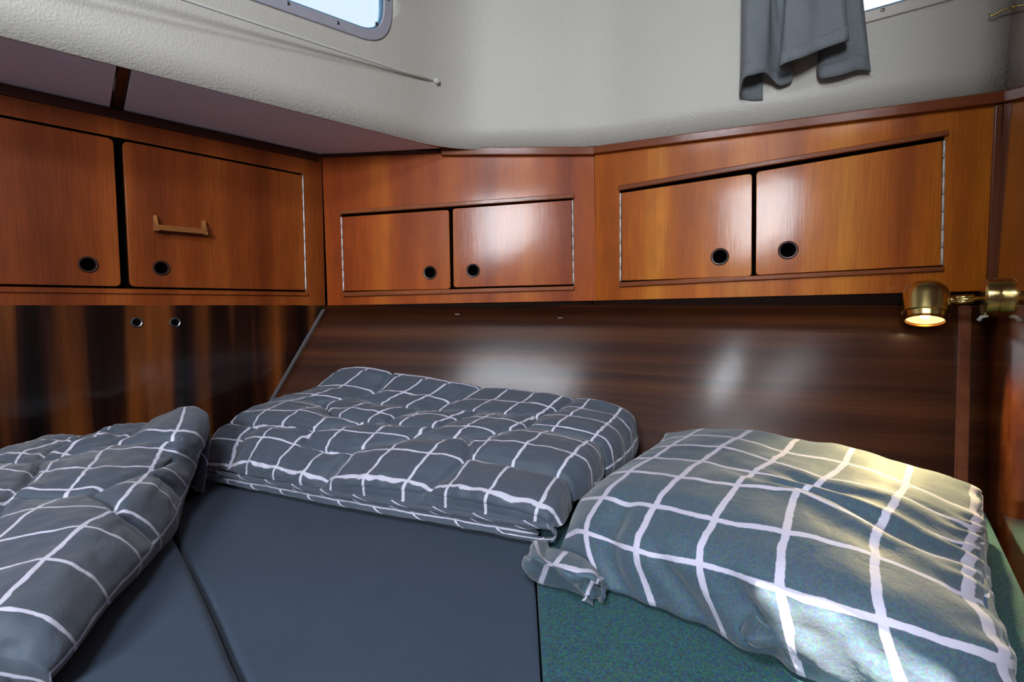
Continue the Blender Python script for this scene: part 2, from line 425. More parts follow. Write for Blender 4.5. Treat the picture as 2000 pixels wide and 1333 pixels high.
def make_window(n, fr, outer, inner, mat, cut, screws):
    """porthole: hole in the wall, flat frame ring, gasket, pane"""
    root_f = slab('window_%d' % n, fr, [outer, inner], -.006, .010, mat, None, bevel=.0025, res=2); tag(root_f, kind='structure')
    g1 = slab('gasket', fr, [scale_loop(inner, 1.0), scale_loop(inner, -.004, True)], -.012, .004, M['gasket'], root_f)
    gl = slab('pane', fr, [scale_loop(inner, .004, True)], -.020, -.014, M['glass'], root_f)
    for (u, v) in screws:
        lathe('screw', Matrix(fr.M) @ Matrix.Translation((u, v, .0098)), [(0, .0012), (.0022, .0012), (.004, .0004), (.0043, 0), (0, 0)], M['steel'], root_f, 16)
    return root_f
def scale_loop(lp, d, absolute=False):
    if not absolute: return lp
    out = []; n = len(lp)
    area2 = sum(lp[i][0]*lp[(i+1) % n][1]-lp[(i+1) % n][0]*lp[i][1] for i in range(n)); sg = 1 if area2 > 0 else -1
    for i in range(n):
        a = V(lp[i-1]); b = V(lp[(i+1) % n]); t = (b-a)
        if t.length < 1e-7: out.append(lp[i]); continue
        t.normalize(); nn = V((t.y, -t.x))*sg; q = V(lp[i])+nn*d; out.append((q.x, q.y))
    return out
def cutter(fr, lp):
    o = slab('cutter', fr, [lp], -.25, .10, M['black']); return o
off = .006
h = lambda px, py: V(FW1.hit(px, py, off))
o0 = h(490, 0); o1 = h(662, 60); br = h(745, 66); rt = h(763, 0)
du = (o1-o0).normalized(); 
du90 = (rt-br).normalized()
# outer rectangle: bottom line through o0-o1, right line through rt
bd = (h(662, 60)-o0).normalized()
cr = o0 + bd*((V((rt.x, rt.y))-o0).dot(bd)+.004)
upv = V((-bd.y, bd.x))
Lw, Hw = .46, .20
outer = round_poly([tuple(cr-bd*Lw), tuple(cr), tuple(cr+upv*Hw), tuple(cr-bd*Lw+upv*Hw)], .085, 12)
fwid = .024
inner = round_poly([tuple(cr-bd*(Lw-fwid)+upv*fwid), tuple(cr-bd*fwid+upv*fwid), tuple(cr-bd*fwid+upv*(Hw-fwid)), tuple(cr-bd*(Lw-fwid)+upv*(Hw-fwid))], .062, 12)
scr = [h(562, 8), h(659, 46), h(734, 47), cr-bd*.012+upv*.11]
holes = [(FW1, outer)]
make_window(1, FW1, outer, inner, M['alu'], None, scr)
h2 = lambda px, py: V(FW2.hit(px, py, off))
a0 = h2(1687, 47); a1 = h2(1860, 0); bd = (a1-a0).normalized(); upv = V((-bd.y, bd.x))
cr = a0 - bd*.10
o2 = round_poly([tuple(cr), tuple(cr+bd*.30), tuple(cr+bd*.30+upv*.20), tuple(cr+upv*.20)], .045, 10)
i2 = round_poly([tuple(cr+bd*fwid+upv*fwid), tuple(cr+bd*(.30-fwid)+upv*fwid), tuple(cr+bd*(.30-fwid)+upv*(.2-fwid)), tuple(cr+bd*fwid+upv*(.2-fwid))], .03, 10)
make_window(2, FW2, o2, i2, M['alu2'], None, [h2(1723, 21)])
holes.append((FW2, o2))
# cut the openings
sm = cream.modifiers.new('s', 'SOLIDIFY'); sm.thickness = .008; sm.offset = -1
cuts = []
for fr, lp in holes:
    c = cutter(fr, scale_loop(lp, -.012, True)); cuts.append(c)
    b = cream.modifiers.new('b', 'BOOLEAN'); b.object = c; b.operation = 'DIFFERENCE'; b.solver = 'EXACT'
dg = bpy.context.evaluated_depsgraph_get(); dg.update()
me = bpy.data.meshes.new_from_object(cream.evaluated_get(dg)); cream.modifiers.clear(); cream.data = me; me.name = 'wall_coachroof'
me.materials.clear(); me.materials.append(M['cream'])
for c in cuts: bpy.data.objects.remove(c)

# ---- ceiling with an added slot, shaped to throw the sun patch on the pillow; floor
slot = [(-.137, -.002), (-.104, -.044), (-.079, -.071), (-.058, -.097), (-.037, -.115), (-.012, -.126), (-.012, -.30), (-.108, -.30), (-.118, -.075), (-.127, -.050), (-.136, -.028)]
slot = round_poly(slot, .004, 2)
FC = Frame((0, 0, TOP), (1, 0, 0), (0, 1, 0))
otp = []
for i, p in enumerate(dense):
    d = (dense[min(i+1, len(dense)-1)]-dense[max(i-1, 0)]).normalized(); q = p + V((d.y, -d.x, 0))*(KL*.61+.08*.61*.61-.02); otp.append((q.x, q.y))
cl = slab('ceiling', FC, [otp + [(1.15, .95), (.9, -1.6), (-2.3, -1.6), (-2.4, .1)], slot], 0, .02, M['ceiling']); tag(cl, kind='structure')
fl = slab('floor', Frame((0, 0, BOT), (1, 0, 0), (0, 1, 0)), [[(-2.4, -1.7), (1.6, -1.7), (1.6, 2.0), (-2.4, 2.0)]], -.03, 0, M['floor']); tag(fl, kind='structure')
# pale bead in the corner between cabin side and bulkhead
wo = lambda dz: KL*dz + .08*dz*dz
tube('trim_4', [C + Z*(H+dz) + FR.z*(wo(dz)+.008) + FB.z*.006 for dz in (0, .1, .2, .3, .4, .5, .6)], .0045, M['bead']); tag(bpy.data.objects['trim_4'], kind='structure')

# ------------------------------------------------------------------ lockers
def px_loop(fr, pts, off=0.0): return [fr.hit(x, y, off) for x, y in pts]
def pull_ring(fr, c, r, door):
    Mx = Matrix(fr.M) @ Matrix.Translation((c[0], c[1], 0))
    rg = lathe('finger_pull', Mx, [(r*.74, -.004), (r*.74, .002), (r*.80, .0042), (r*.90, .0045), (r, .0025), (r, -.0005), (r*.9, -.004), (r*.74, -.004)], M['ring'], door)
    lathe('pull_cup', Mx, [(0, -.045), (r*.73, -.045), (r*.76, -.003), (r*.74, -.003), (r*.71, -.044), (0, -.044)], M['black'], rg, 24)  # black cup paints the shade inside the finger hole
def door(fr, corners, mat, root, rounds, pulls, hinge_px=None):
    lp = px_loop(fr, corners)
    lp = round_poly(lp, rounds, 5)
    loops = [lp]; cs = []
    for (x, y, r) in pulls:
        c = fr.hit(x, y); cs.append((c, r)); loops.append(circle(c, r*.8))
    d = slab('door', fr, loops, -.013, .001, mat, root, bevel=.0012)
    for c, r in cs: pull_ring(fr, c, r, d)
    if hinge_px:
        (x0, y0), (x1, y1) = hinge_px; p = fr.hit(x0, y0); q = fr.hit(x1, y1)
        n = 7
        P = V((p[0], p[1], .0015)); Q = V((q[0], q[1], .0015))
        vs = []
        pts = []; rr = []
        for k in range(n):
            a = P.lerp(Q, (k+.03)/n); b = P.lerp(Q, (k+.97)/n)
            pts += [a, a, b, b]; rr += [.0008, .0024, .0024, .0008]
        pts2 = []; 
        for k, pt in enumerate(pts): pts2.append(pt + (Q-P)*(1e-4*(k % 4)))
        tube('hinge', pts2, rr, M['hinge'], d, 8, Matrix(fr.M))
    return d
def cabinet(label, fr, face_px, opening_px, mat, doors, rails, depth=.12, inset=.03, top_z=H, grp='varnished wood lockers along the hull'):
    root = empty('wall_locker', Matrix(fr.M), label, 'locker')
    fl_ = px_loop(fr, face_px); op = px_loop(fr, opening_px)
    slab('face_frame', fr, [fl_, op], -.016, 0, mat, root)
    us = [p[0] for p in fl_]; vs = [p[1] for p in fl_]
    u0, u1, v0, v1 = min(us)+inset, max(us)-inset, min(vs)+.004, max(vs)-.004
    # carcass: a solid box, near-black for the shade behind the gaps
    slab('carcass', fr, [[(u0, max(v0, .012)), (u1, max(v0, .012)), (u1, v1), (u0, v1)]], -depth, -.0165, M['black'], root)
    for (cs, rd, pl, hg, dm) in doors: 
        d = door(fr, cs, dm, root, rd, pl, hg)
    for nm, quad, w0, w1, mt in rails:
        slab(nm, fr, [round_poly(px_loop(fr, quad), .002, 2)], w0, w1, mt, root, bevel=.0022, res=2)
    return root
# left
lx = lambda y0, x0, y1, x1, X: y0+(y1-y0)*(X-x0)/(x1-x0)
NB = -.9                                               # how far the left locker runs out of frame (local u)
lft = empty('wall_locker', Matrix(FL.M), 'red-brown varnished locker running along the left, with a pale wood handle on its right door', 'locker')
def LP(px, py): return FL.hit(px, py)
a_top = H-.001; uA = lenL-.0005
pz_top = .392
def vL(px, py): return FL.hit(px, py)[1]
dl_top0 = FL.hit(0, 228); dl_top1 = FL.hit(590, 342)
def top_v(u): return dl_top0[1]+(dl_top1[1]-dl_top0[1])*(u-dl_top0[0])/(dl_top1[0]-dl_top0[0])
bl0 = FL.hit(0, 556); bl1 = FL.hit(597, 568)
def bot_v(u): return bl0[1]+(bl1[1]-bl0[1])*(u-bl0[0])/(bl1[0]-bl0[0])
uh = (FL.hit(590, 342)[0]+FL.hit(597, 568)[0])/2+.002
ul = -.55
slab('face_frame', FL, [[(NB, 0.0), (uA, 0.0), (uA, a_top), (NB, a_top)],
     [(ul, bot_v(ul)-.004), (uh+.001, bot_v(uh)-.004), (uh+.001, top_v(uh)+.006), (ul, top_v(ul)+.006)]], -.016, 0, M['wood_left'], lft)
slab('carcass', FL, [[(NB, .012), (lenL-.03, .012), (lenL-.03, H-.004), (NB, H-.004)]], -.12, -.0165, M['black'], lft)
g0 = FL.hit(229, 420)[0]; g1 = FL.hit(247, 420)[0]
def ldoor(u0, u1, rd, pulls, mat):
    lp = round_poly([(u0, bot_v(u0)+.001), (u1, bot_v(u1)+.001), (u1, top_v(u1)-.001), (u0, top_v(u0)-.001)], rd, 5)
    loops = [lp]; cs = []
    for x, y, r in pulls:
        c = FL.hit(x, y); cs.append((c, r)); loops.append(circle(c, r*.8))
    d = slab('door', FL, loops, -.013, .001, mat, lft, bevel=.0012)
    for c, r in cs: pull_ring(FL, c, r, d)
    return d
d1 = ldoor(ul+.003, g0, [0, .012, .012, 0], [(172, 517, .0185)], M['wood_left'])
d2 = ldoor(g1, uh-.003, [.012, 0, 0, .012], [(315, 524, .0185)], M['wood_left'])
hp = [V((uh-.001, bot_v(uh)+(top_v(uh)-bot_v(uh))*k/28, .001)) for k in range(29)]
tube('hinge', hp, [.0021 if k % 4 else .0010 for k in range(29)], M['hinge'], d2, 8, Matrix(FL.M))
slab('sill', FL, [[(NB, bot_v(NB)-.016), (uh+.004, bot_v(uh)-.016), (uh+.004, bot_v(uh)-.005), (NB, bot_v(NB)-.005)]], -.002, .006, M['wood_left'], lft, bevel=.002)
slab('top_rail', FL, [[(NB, H-.022), (lenL-.012, H-.022), (lenL-.012, H-.001), (NB, H-.001)]], -.002, .007, M['dark_wood'], lft, bevel=.002)
# the pale handle: a bar between two tapered cheeks
hu0, hv0 = FL.hit(303, 446, .02); hu1, hv1 = FL.hit(404, 452, .02); hv = (hv0+hv1)/2
hd = empty_h = None
vs = []; fs = []
def addbox(vs, fs, pts):
    b = len(vs); vs.extend(pts); fs.extend([(b, b+1, b+2, b+3), (b+4, b+5, b+6, b+7), (b, b+1, b+5, b+4), (b+1, b+2, b+6, b+5), (b+2, b+3, b+7, b+6), (b+3, b, b+4, b+7)])
addbox(vs, fs, [(hu0+.006, hv-.006, .002), (hu1-.006, hv-.006, .002), (hu1-.006, hv-.006, .028), (hu0+.006, hv-.006, .028),
                (hu0+.006, hv+.006, .002), (hu1-.006, hv+.006, .002), (hu1-.006, hv+.006, .028), (hu0+.006, hv+.006, .028)])
hb = mesh_obj('handle', vs, fs, M['pale_wood'], d2, False, Matrix(FL.M)); hb['label'] = 'small pale wood handle'
for u in (hu0, hu1-.007):
    vs = []; fs = []
    addbox(vs, fs, [(u, hv-.008, .001), (u+.007, hv-.008, .001), (u+.007, hv-.008, .031), (u, hv-.008, .031),
                    (u+.001, hv+.030, .001), (u+.006, hv+.030, .001), (u+.006, hv+.030, .012), (u+.001, hv+.030, .012)])
    mesh_obj('handle', vs, fs, M['pale_wood'], d2, False, Matrix(FL.M))

# middle
mt = M['wood_mid']
cabinet('wooden locker in the middle between the left locker and the right one, two small doors', FM,
    [(629, 304), (1160, 290), (1165, 587.5), (640, 597)],
    [(665, 419), (1119, 385), (1121, 560), (670, 573)], mt,
    [([(668, 424), (877, 410), (880, 565), (672, 569)], [.001, .010, .010, .001], [(840, 533, .0205)], ((667, 424), (671.5, 569)), mt),
     ([(884, 408), (1116, 391), (1118, 556), (886, 562)], [.010, .001, .001, .010], [(924, 529, .0205)], ((1118, 391), (1120, 556)), mt)],
    [('upper_trim', [(665, 412), (1121, 379), (1122, 388), (665, 420)], -.002, .009, M['rail']),
     ('lower_trim', [(671, 571), (1122, 559), (1122, 567), (671, 580)], -.002, .009, M['rail']),
     ('top_rail', [(862, 291), (1159.5, 289.5), (1160, 305), (864, 306)], -.001, .016, M['rail']),
     ('top_rail', [(632, 300), (860, 292), (860, 300), (632, 308)], -.001, .010, M['dark_wood'])])
mt = M['wood_right']
cabinet('orange varnished locker at the right with two larger doors under the grey curtain', FR,
    [(1161, 290), (1959, 184), (1932, 568), (1165, 587.5)],
    [(1210, 370), (1846, 262), (1843, 524), (1211, 555)], mt,
    [([(1214, 377), (1469, 339), (1468, 540), (1214, 549)], [.001, .010, .010, .001], [(1406, 502, .0225)], ((1212, 377), (1212, 550)), mt),
     ([(1477, 336), (1841, 275), (1837, 519), (1476, 538)], [.010, .001, .001, .010], [(1539, 489, .0225)], ((1844, 274), (1839, 519)), mt)],
    [('upper_trim', [(1209, 364), (1850, 256), (1852, 266), (1209, 374)], -.002, .010, M['rail']),
     ('lower_trim', [(1210, 552), (1843, 521), (1843, 530), (1210, 561)], -.002, .010, M['rail']),
     ('top_rail', [(1159.5, 289), (1962, 181), (1956, 204), (1160, 303)], -.001, .016, M['rail']),
     ('end_strip', [(1941, 207), (1957, 205), (1940, 548), (1925, 550)], -.001, .008, M['rail_v'])])

# lilac underside panels above the left locker, and the dark cleat between them
def deck_piece(name, pts, z0, z1, mat):
    F0 = Frame((0, 0, 0), (1, 0, 0), (0, 1, 0))
    lp = []
    for x, y in pts:
        p = pz(x, y, H+.0005); lp.append((p.x, p.y))
    return lp, F0
def hz(px, py): p = pz(px, py, H+.0005); return V((p.x, p.y))
eA = hz(0, 72); eT = hz(858, 290); iA = V((A.x, A.y)); iL = V((L.x, L.y))
e_at = lambda px, py: hz(px, py)
F0 = Frame((0, 0, 0), (1, 0, 0), (0, 1, 0))
ee = (eT-eA).normalized(); ll = (iA-iL).normalized()
p1o = e_at(227, 131); p1i = hz(220, 203); p2o = e_at(257, 139); p2i = hz(247, 209)
def proj(p, o, d): return o + d*((p-o).dot(d))
p1o = proj(p1o, eA, ee); p2o = proj(p2o, eA, ee); p1i = proj(p1i, iL, ll); p2i = proj(p2i, iL, ll)
t1 = slab('ceiling_panel', F0, [[tuple(iL-ll*.9), tuple(p1i), tuple(p1o), tuple(eA-ee*.9)]], H+.0005, H+.012, M['vinyl'], None, bevel=.002)
tag(t1, 'lilac grey padded panel above the leftmost door, left of the dark cleat', 'panel')
t2 = slab('ceiling_panel', F0, [[tuple(p2i), tuple(iA), tuple(eT), tuple(p2o)]], H+.0005, H+.012, M['vinyl'], None, bevel=.002)
tag(t2, 'long lilac grey padded panel tapering to a point over the middle locker, right of the dark cleat', 'panel')
c0 = slab('cleat', F0, [[tuple(p1i+ll*.003), tuple(p2i-ll*.003), tuple(p2o-ee*.003), tuple(p1o+ee*.003)]], H+.001, H+.022, M['dark_wood'], None, bevel=.002)
tag(c0, 'dark wooden cleat across the gap between the two lilac panels', 'cleat')
# thin joint batten along the edge of the cream side
nb = V((ed.y, -ed.x, 0))
bq = [edge0 - ed*.9 + nb*.002, edge1 + nb*.002]
tube('trim_5', [bq[0].lerp(bq[1], k/12)+V((0, 0, .004)) for k in range(13)], .004, M['batten']); tag(bpy.data.objects['trim_5'], kind='structure')

# ------------------------------------------------------------------ curtain wire, hook
FWo = up_frame(edge0, ed)
pe = FWo.world(*FWo.hit(849, 160, .008), .008)
u2, v2 = FWo.hit(362, 0, .055); ps = FWo.world(u2, v2, .055)
far = ps + (ps-pe)*.8
wr = empty('curtain_wire', Matrix.Translation(pe), 'thin white curtain wire stretched under the left window', 'curtain wire')
tube('wire', [pe.lerp(far, k/10) - pe for k in range(11)], .0030, M['white_plastic'], wr)
wr_n = FWo.z
lathe('end_hook', frame_at(pe - wr_n*.010, wr_n), [(0, 0), (.013, 0), (.012, .005), (.006, .008), (.005, .018), (.008, .023), (.004, .028), (0, .028)], M['white_plastic'], wr, 20)
hk = FB.hit(1979, 14)
hp0 = FB.world(hk[0], hk[1], 0)
hkr = empty('brass_hook', Matrix.Translation(hp0), 'small brass hook on the bulkhead near the top right corner', 'hook')
n = FB.z
tube('hook_arm', [V((0,0,0)), n*.008, n*.016 - Z*.001, n*.024 - Z*.004, n*.030-Z*.007, n*.034 - Z*.006, n*.036-Z*.001], [.0016, .0018, .0022, .0024, .0022, .002, .0012], M['brass'], hkr)
lathe('hook_base', frame_at(hp0, n), [(0, 0), (.006, 0), (.005, .0025), (0, .003)], M['brass'], hkr, 20)

# ------------------------------------------------------------------ grey curtain
FCu = FW2
cpts = [(430, 600, .010), (365, 602, .010), (302, 588, .014), (296, 560, .030), (318, 470, .050), (380, 448, .052), (440, 437, .046),
        (485, 478, .030), (525, 512, .022), (565, 508, .018), (602, 488, .018), (608, 440, .024), (560, 425, .042), (536, 402, .060), (560, 382, .066),
        (612, 362, .068), (680, 340, .066), (750, 310, .060), (850, 272, .062), (915, 250, .064), (943, 240, .058), (925, 252, .042), (870, 262, .032), (800, 285, .022), (764, 320, .016),
        (760, 400, .014), (768, 462, .020), (800, 470, .026), (900, 450, .028), (990, 422, .026), (1040, 420, .024), (1075, 430, .018)]
topx = [430, 420, 330, 303, 340, 400, 470, 475, 500, 520, 560, 575, 572, 570, 590, 640, 700, 770, 850, 905, 930, 925, 900, 860, 830, 830, 850, 880, 940, 990, 1015, 1032]
hem = []; top = []
for (cx, cy, d), tx in zip(cpts, topx):
    d = .008 + (d-.008)*1.6
    x = 1350+cx*.325; y = cy*.325
    u, v = FCu.hit(x, y, d); hem.append(V((u, v, d)))
    u2_, v2_ = FCu.hit(1350+tx*.325, 0, d); top.append(V((u2_, v2_, d*.9+.004)))
NN = 150; NR = 26
vtop = .50
verts = []; faces = []
for i in range(NN+1):
    t = (len(hem)-1)*i/NN
    hb_ = catmull(hem, t); tp = catmull(top, t)
    for j in range(NR+1):
        f = j/NR
        # from hem up to frame edge then onward to the wire
        k = (vtop-hb_.y)*f + hb_.y
        g = (k-hb_.y)/max(1e-4, (tp.y-hb_.y))
        p = V((hb_.x+(tp.x-hb_.x)*min(g, 1.6), k, hb_.z+(tp.z-hb_.z)*min(g, 1.5)))
        p.z = max(.006 + .03*max(0, min(1, (p.y-.2)/.25)), p.z + .0015*sin(i*.55+j*.5))
        verts.append(p)
for i in range(NN):
    for j in range(NR): a = i*(NR+1)+j; faces.append((a, a+NR+1, a+NR+2, a+1))
ct = empty('curtain', Matrix(FCu.M), 'short grey linen curtain bunched to the left of the right-hand window', 'curtain')
co = mesh_obj('fabric', verts, faces, M['curtain'], ct, True, Matrix(FCu.M))
sm = co.modifiers.new('s', 'SOLIDIFY'); sm.thickness = .0018; sm.offset = 0
# hem band: a second turned layer with a stitched edge
verts = []; faces = []
for i in range(NN+1):
    t = (len(hem)-1)*i/NN; hb_ = catmull(hem, t); tp = catmull(top, t)
    d0 = (catmull(hem, min(t+.05, len(hem)-1))-catmull(hem, max(0, t-.05))); nn = V((-d0.z, 0, d0.x)); 
    nn = nn.normalized() if nn.length > 1e-6 else V((0, 0, 1))
    for j in range(4):
        k = .030*j/3; g = k/max(1e-4, tp.y-hb_.y)
        p = V((hb_.x+(tp.x-hb_.x)*g, hb_.y+k-.0005, hb_.z+(tp.z-hb_.z)*g)); verts.append(p+nn*(.0014))
for i in range(NN):
    for j in range(3): a = i*4+j; faces.append((a, a+4, a+5, a+1))
ho = mesh_obj('hem', verts, faces, M['curtain'], ct, True, Matrix(FCu.M))
sm = ho.modifiers.new('s', 'SOLIDIFY'); sm.thickness = .0012; sm.offset = 0

# ------------------------------------------------------------------ reading lamp on the bulkhead
lc = FB.hit(1949, 583); 
lamp_u = .100; base_c = FB.world(lamp_u, lc[1], 0)
dcam = (base_c).length
lamp = empty('reading_lamp', frame_at(base_c, FB.z), 'brass swivel reading lamp lit above the pillow, on the right bulkhead', 'lamp')
lathe('wall_plate', frame_at(base_c, FB.z), [(0, 0), (.040, 0), (.041, .004), (.041, .020), (.038, .024), (.012, .026), (0, .026)], M['brass'], lamp, 48)
# a little lever switch under the plate
sw = base_c + FB.z*.020 - Z*.036 + FR.z*.0
tube('switch', [sw + FR.z*.02, sw + FR.z*.02+FB.z*.010 - Z*.002, sw + FR.z*.02 + FB.z*.014-Z*.010], [.003, .0035, .004], M['white_plastic'], lamp, 12, Matrix())
head_y = (base_c + FB.z*.17)
hd_dir = ray(1808, 590); tt = base_c.dot(FB.x)/hd_dir.dot(FB.x)  # head centre: straight out from the plate
hc = hd_dir*tt
arm0 = base_c + FB.z*.026; arm1 = hc + (arm0-hc).normalized()*.040
ax = (arm0-arm1).normalized(); side = Z.cross(ax).normalized()
tube('arm', [arm0, arm1], .0045, M['brass'], lamp, 12, Matrix())
a_in = arm1.lerp(arm0, .10); a_out = arm1.lerp(arm0, .78)
for s in (-1, 1):
    tube('arm_rod', [a_in+Z*.0045*s, a_out+Z*.0045*s], .0052, M['brass'], lamp, 12, Matrix())
lathe('collar', frame_at(arm1, -ax), [(0, -.010), (.007, -.010), (.009, -.004), (.009, .004), (.004, .010), (0, .010)], M['brass'], lamp, 20)
tilt = V((.24, .31, 1)).normalized()
hr = .0385*hc.y/1.07; scl = hc.y/1.0
hh = .078*scl
HM = frame_at(hc - tilt*hh*.5, tilt)
R = .0375*scl
head = lathe('lamp_shade', HM, [(R*.80, .004), (R*.86, 0), (R*.90, 0), (R*.92, .004), (R*.93, hh*.16), (R*.96, hh*.175), (R, hh*.19), (R, hh*.60), (R*.97, hh*.74), (R*.86, hh*.86), (R*.66, hh*.95), (R*.35, hh*1.0), (.006, hh*1.02), (0, hh*1.03)], M['brass'], lamp, 56)
lathe('shade_rim', HM, [(R*.82, -.001), (R*.93, -.001), (R*.93, .003), (R*.82, .003), (R*.82, -.001)], M['brass_dark'], head, 48)
mb = NT('lit reflector'); mb.set(Base_Color=(.9, .7, .4, 1), Roughness=.25, Metallic=.8, Emission_Color=(1.0, .66, .28, 1), Emission_Strength=1.1)
lathe('reflector', HM, [(R*.84, .004), (R*.6, .016), (R*.3, .026), (0, .028)], mb.m, head, 40)
mb2 = NT('bulb'); mb2.set(Base_Color=(1, .9, .7, 1), Emission_Color=(1.0, .86, .62, 1), Emission_Strength=12.0)
lathe('bulb', HM, [(0, .004), (.006, .006), (.009, .012), (.008, .020), (0, .026)], mb2.m, head, 24)
spl = bpy.data.lights.new('reading_light', 'SPOT'); spl.energy = 17; spl.spot_size = radians(74); spl.spot_blend = .7; spl.color = (1.0, .78, .34); spl.shadow_soft_size = .012
spo = bpy.data.objects.new('reading_light', spl); COL.objects.link(spo); spo.location = hc - tilt*(hh*.5+.002)
spo.rotation_euler = (spo.location - V((.72, .86, -.28))).to_track_quat('Z', 'Y').to_euler()

# ------------------------------------------------------------------ small fittings
for x, side_ in ((267, 'left'), (342, 'right')):
    c = FL.hit(x, 630)
    Mx = Matrix(FL.M) @ Matrix.Translation((c[0], c[1], 0))
    f = empty('cup_fitting', Mx, 'small round metal fitting on the dark left wall, the %s one of two' % side_, 'fitting', 'round fittings under the left locker')
    lathe('bezel', Mx, [(.0085, -.001), (.0085, .003), (.0105, .004), (.0125, .002), (.0125, -.0005), (.0085, -.001)], M['steel'], f, 28)
    lathe('plug', Mx, [(0, .0015), (.006, .0012), (.0086, .0003), (.0086, -.001), (0, -.001)], M['black'], f, 24)
def hull_hit(px, py):
    d = ray(px, py); best = None
    for si in range(0, 401):
        s = si/400
        for k in range(1):
            # intersect the ray with the ruled line at s
            p0_ = hull_pt(s, 0); p1_ = hull_pt(s, .5); e = p1_-p0_
            # minimise distance between ray and line
            nrm = d.cross(e); dist = abs(p0_.dot(nrm))/nrm.length
            if best is None or dist < best[0]:
                a = d.dot(d); b = d.dot(e); c_ = e.dot(e); w0 = -p0_; dd = d.dot(w0); e2 = e.dot(w0)
                tt_ = (b*e2-c_*dd)/(a*c_-b*b); best = (dist, tt_)
    return d*best[1]
for x, y, sd in ((893, 614, 'nearer the left'), (1094, 621, 'nearer the middle')):
    p = hull_hit(x, y)
    Mx = frame_at(p+V((0, -.001, 0)), (.0, -1, -.4))
    o = tube('staple', [Mx @ V(q) for q in ((-.006, 0, -.002), (-.006, 0, .0025), (0, 0.001, .003), (.006, 0, .0025), (.006, 0, -.002))], .0009, M['white_plastic'])
    tag(o, 'tiny white staple high on the dark back panel, %s' % sd, 'staple', 'staples on the back panel')

# ------------------------------------------------------------------ berth cushions
MZ = -.40
def flat(px, py, z=MZ): p = pz(px, py, z); return (p.x, p.y)
seam = [flat(*q) for q in ((320, 985), (340, 1040), (372, 1100), (400, 1155), (428, 1215), (455, 1280), (480, 1333))]
sd_ = V(seam[-1])-V(seam[-2]); seam.append(tuple(V(seam[-1])+sd_.normalized()*.45))
sb = V(seam[0])-V(seam[1]); seam.insert(0, tuple(V(seam[0])+sb.normalized()*.10))
def offs(lp, d):
    out = []
    for i, p in enumerate(lp):
        a = V(lp[max(0, i-1)]); b = V(lp[min(len(lp)-1, i+1)]); t = (b-a).normalized(); out.append(tuple(V(p)+V((t.y, -t.x))*d))
    return out
CF = Frame((0, 0, 0), (1, 0, 0), (0, 1, 0))
hl = [hull_pt(s, .40) for s in (0.0, .15, .3, .45, .6, .75, .87)]
inn = V((-.3, -.95, 0)).normalized()*.06
left_edge = offs(seam, -.003)   # right side of the seam
right_edge = offs(seam, .003)
def lw(t, o=.012): p = L + ldir*t + V((ldir.y, -ldir.x, 0))*o; return (p.x, p.y)
# side of the seam: which is left? pick by x
if right_edge[3][0] > left_edge[3][0]: left_edge, right_edge = right_edge, left_edge
# left cushion
poly = [lw(-.75), lw(.36)] + right_edge
cz = MZ
cu1 = slab('berth_cushion', CF, [poly[::-1]], cz-.10, cz+.003, M['mattress'], None, bevel=.014, res=4)
tag(cu1, 'navy berth cushion at the left under the sloping folded duvet, left of the seam', 'cushion')
# centre cushion, its right side where the added teal cushion starts
tb = [flat(1046, 1140), flat(1057, 1333)]; tdir = (V(tb[1])-V(tb[0])).normalized()
tnear = tuple(V(tb[1])+tdir*.45); tfar = tuple(V(tb[0])-tdir*.40)
hp2 = [(h_.x+inn.x, h_.y+inn.y) for h_ in hl]
fr_ = [p for p in hp2 if p[0] < tfar[0]-.01]
poly = left_edge + [tnear, tfar] + [(tfar[0]-.01, hp2[2][1]-.04)] + fr_[::-1] + [lw(.36+.02)]
poly = left_edge + [tnear, tfar] + [p for p in fr_[::-1]]
cu2 = slab('berth_cushion', CF, [poly], cz-.10, cz-.005, M['mattress'], None, bevel=.008, res=4)
tag(cu2, 'wide navy berth cushion in the middle, between the seam and the teal part', 'cushion')
bk = [p for p in hp2 if p[0] > tfar[0]+.02]
bw = [FB.world(.20, 0, .012), FB.world(1.25, 0, .012)]
bn = FB.world(1.28, 0, .014); poly = [(tnear[0]+.003, tnear[1]), (bn.x-.01, bn.y), (bn.x, bn.y), (bw[0].x, bw[0].y)] + bk[::-1] + [(tfar[0]+.003, tfar[1])]
cu3 = slab('berth_cushion', CF, [[tuple(p[:2]) for p in poly]], cz-.10, cz+.0, M['mattress_teal'], None, bevel=.004, res=4)  # made-up separate cushion for the noise-tinted part of the berth
tag(cu3, 'added berth cushion at the right, teal and speckled like sensor noise, beneath the big pillow', 'cushion')
bp = slab('floor_berth', CF, [[lw(-.9, .002), lw(lenL-.12, .002)] + [(h_.x+inn.x, h_.y+inn.y) for h_ in [hull_pt(s, .5) for s in (0.02, .3, .6, .86)]] + [(FB.world(1.28, 0, .003).x, FB.world(1.28, 0, .003).y), (-.9, .0)]], cz-.14, cz-.101, M['black'])
tag(bp, kind='structure')

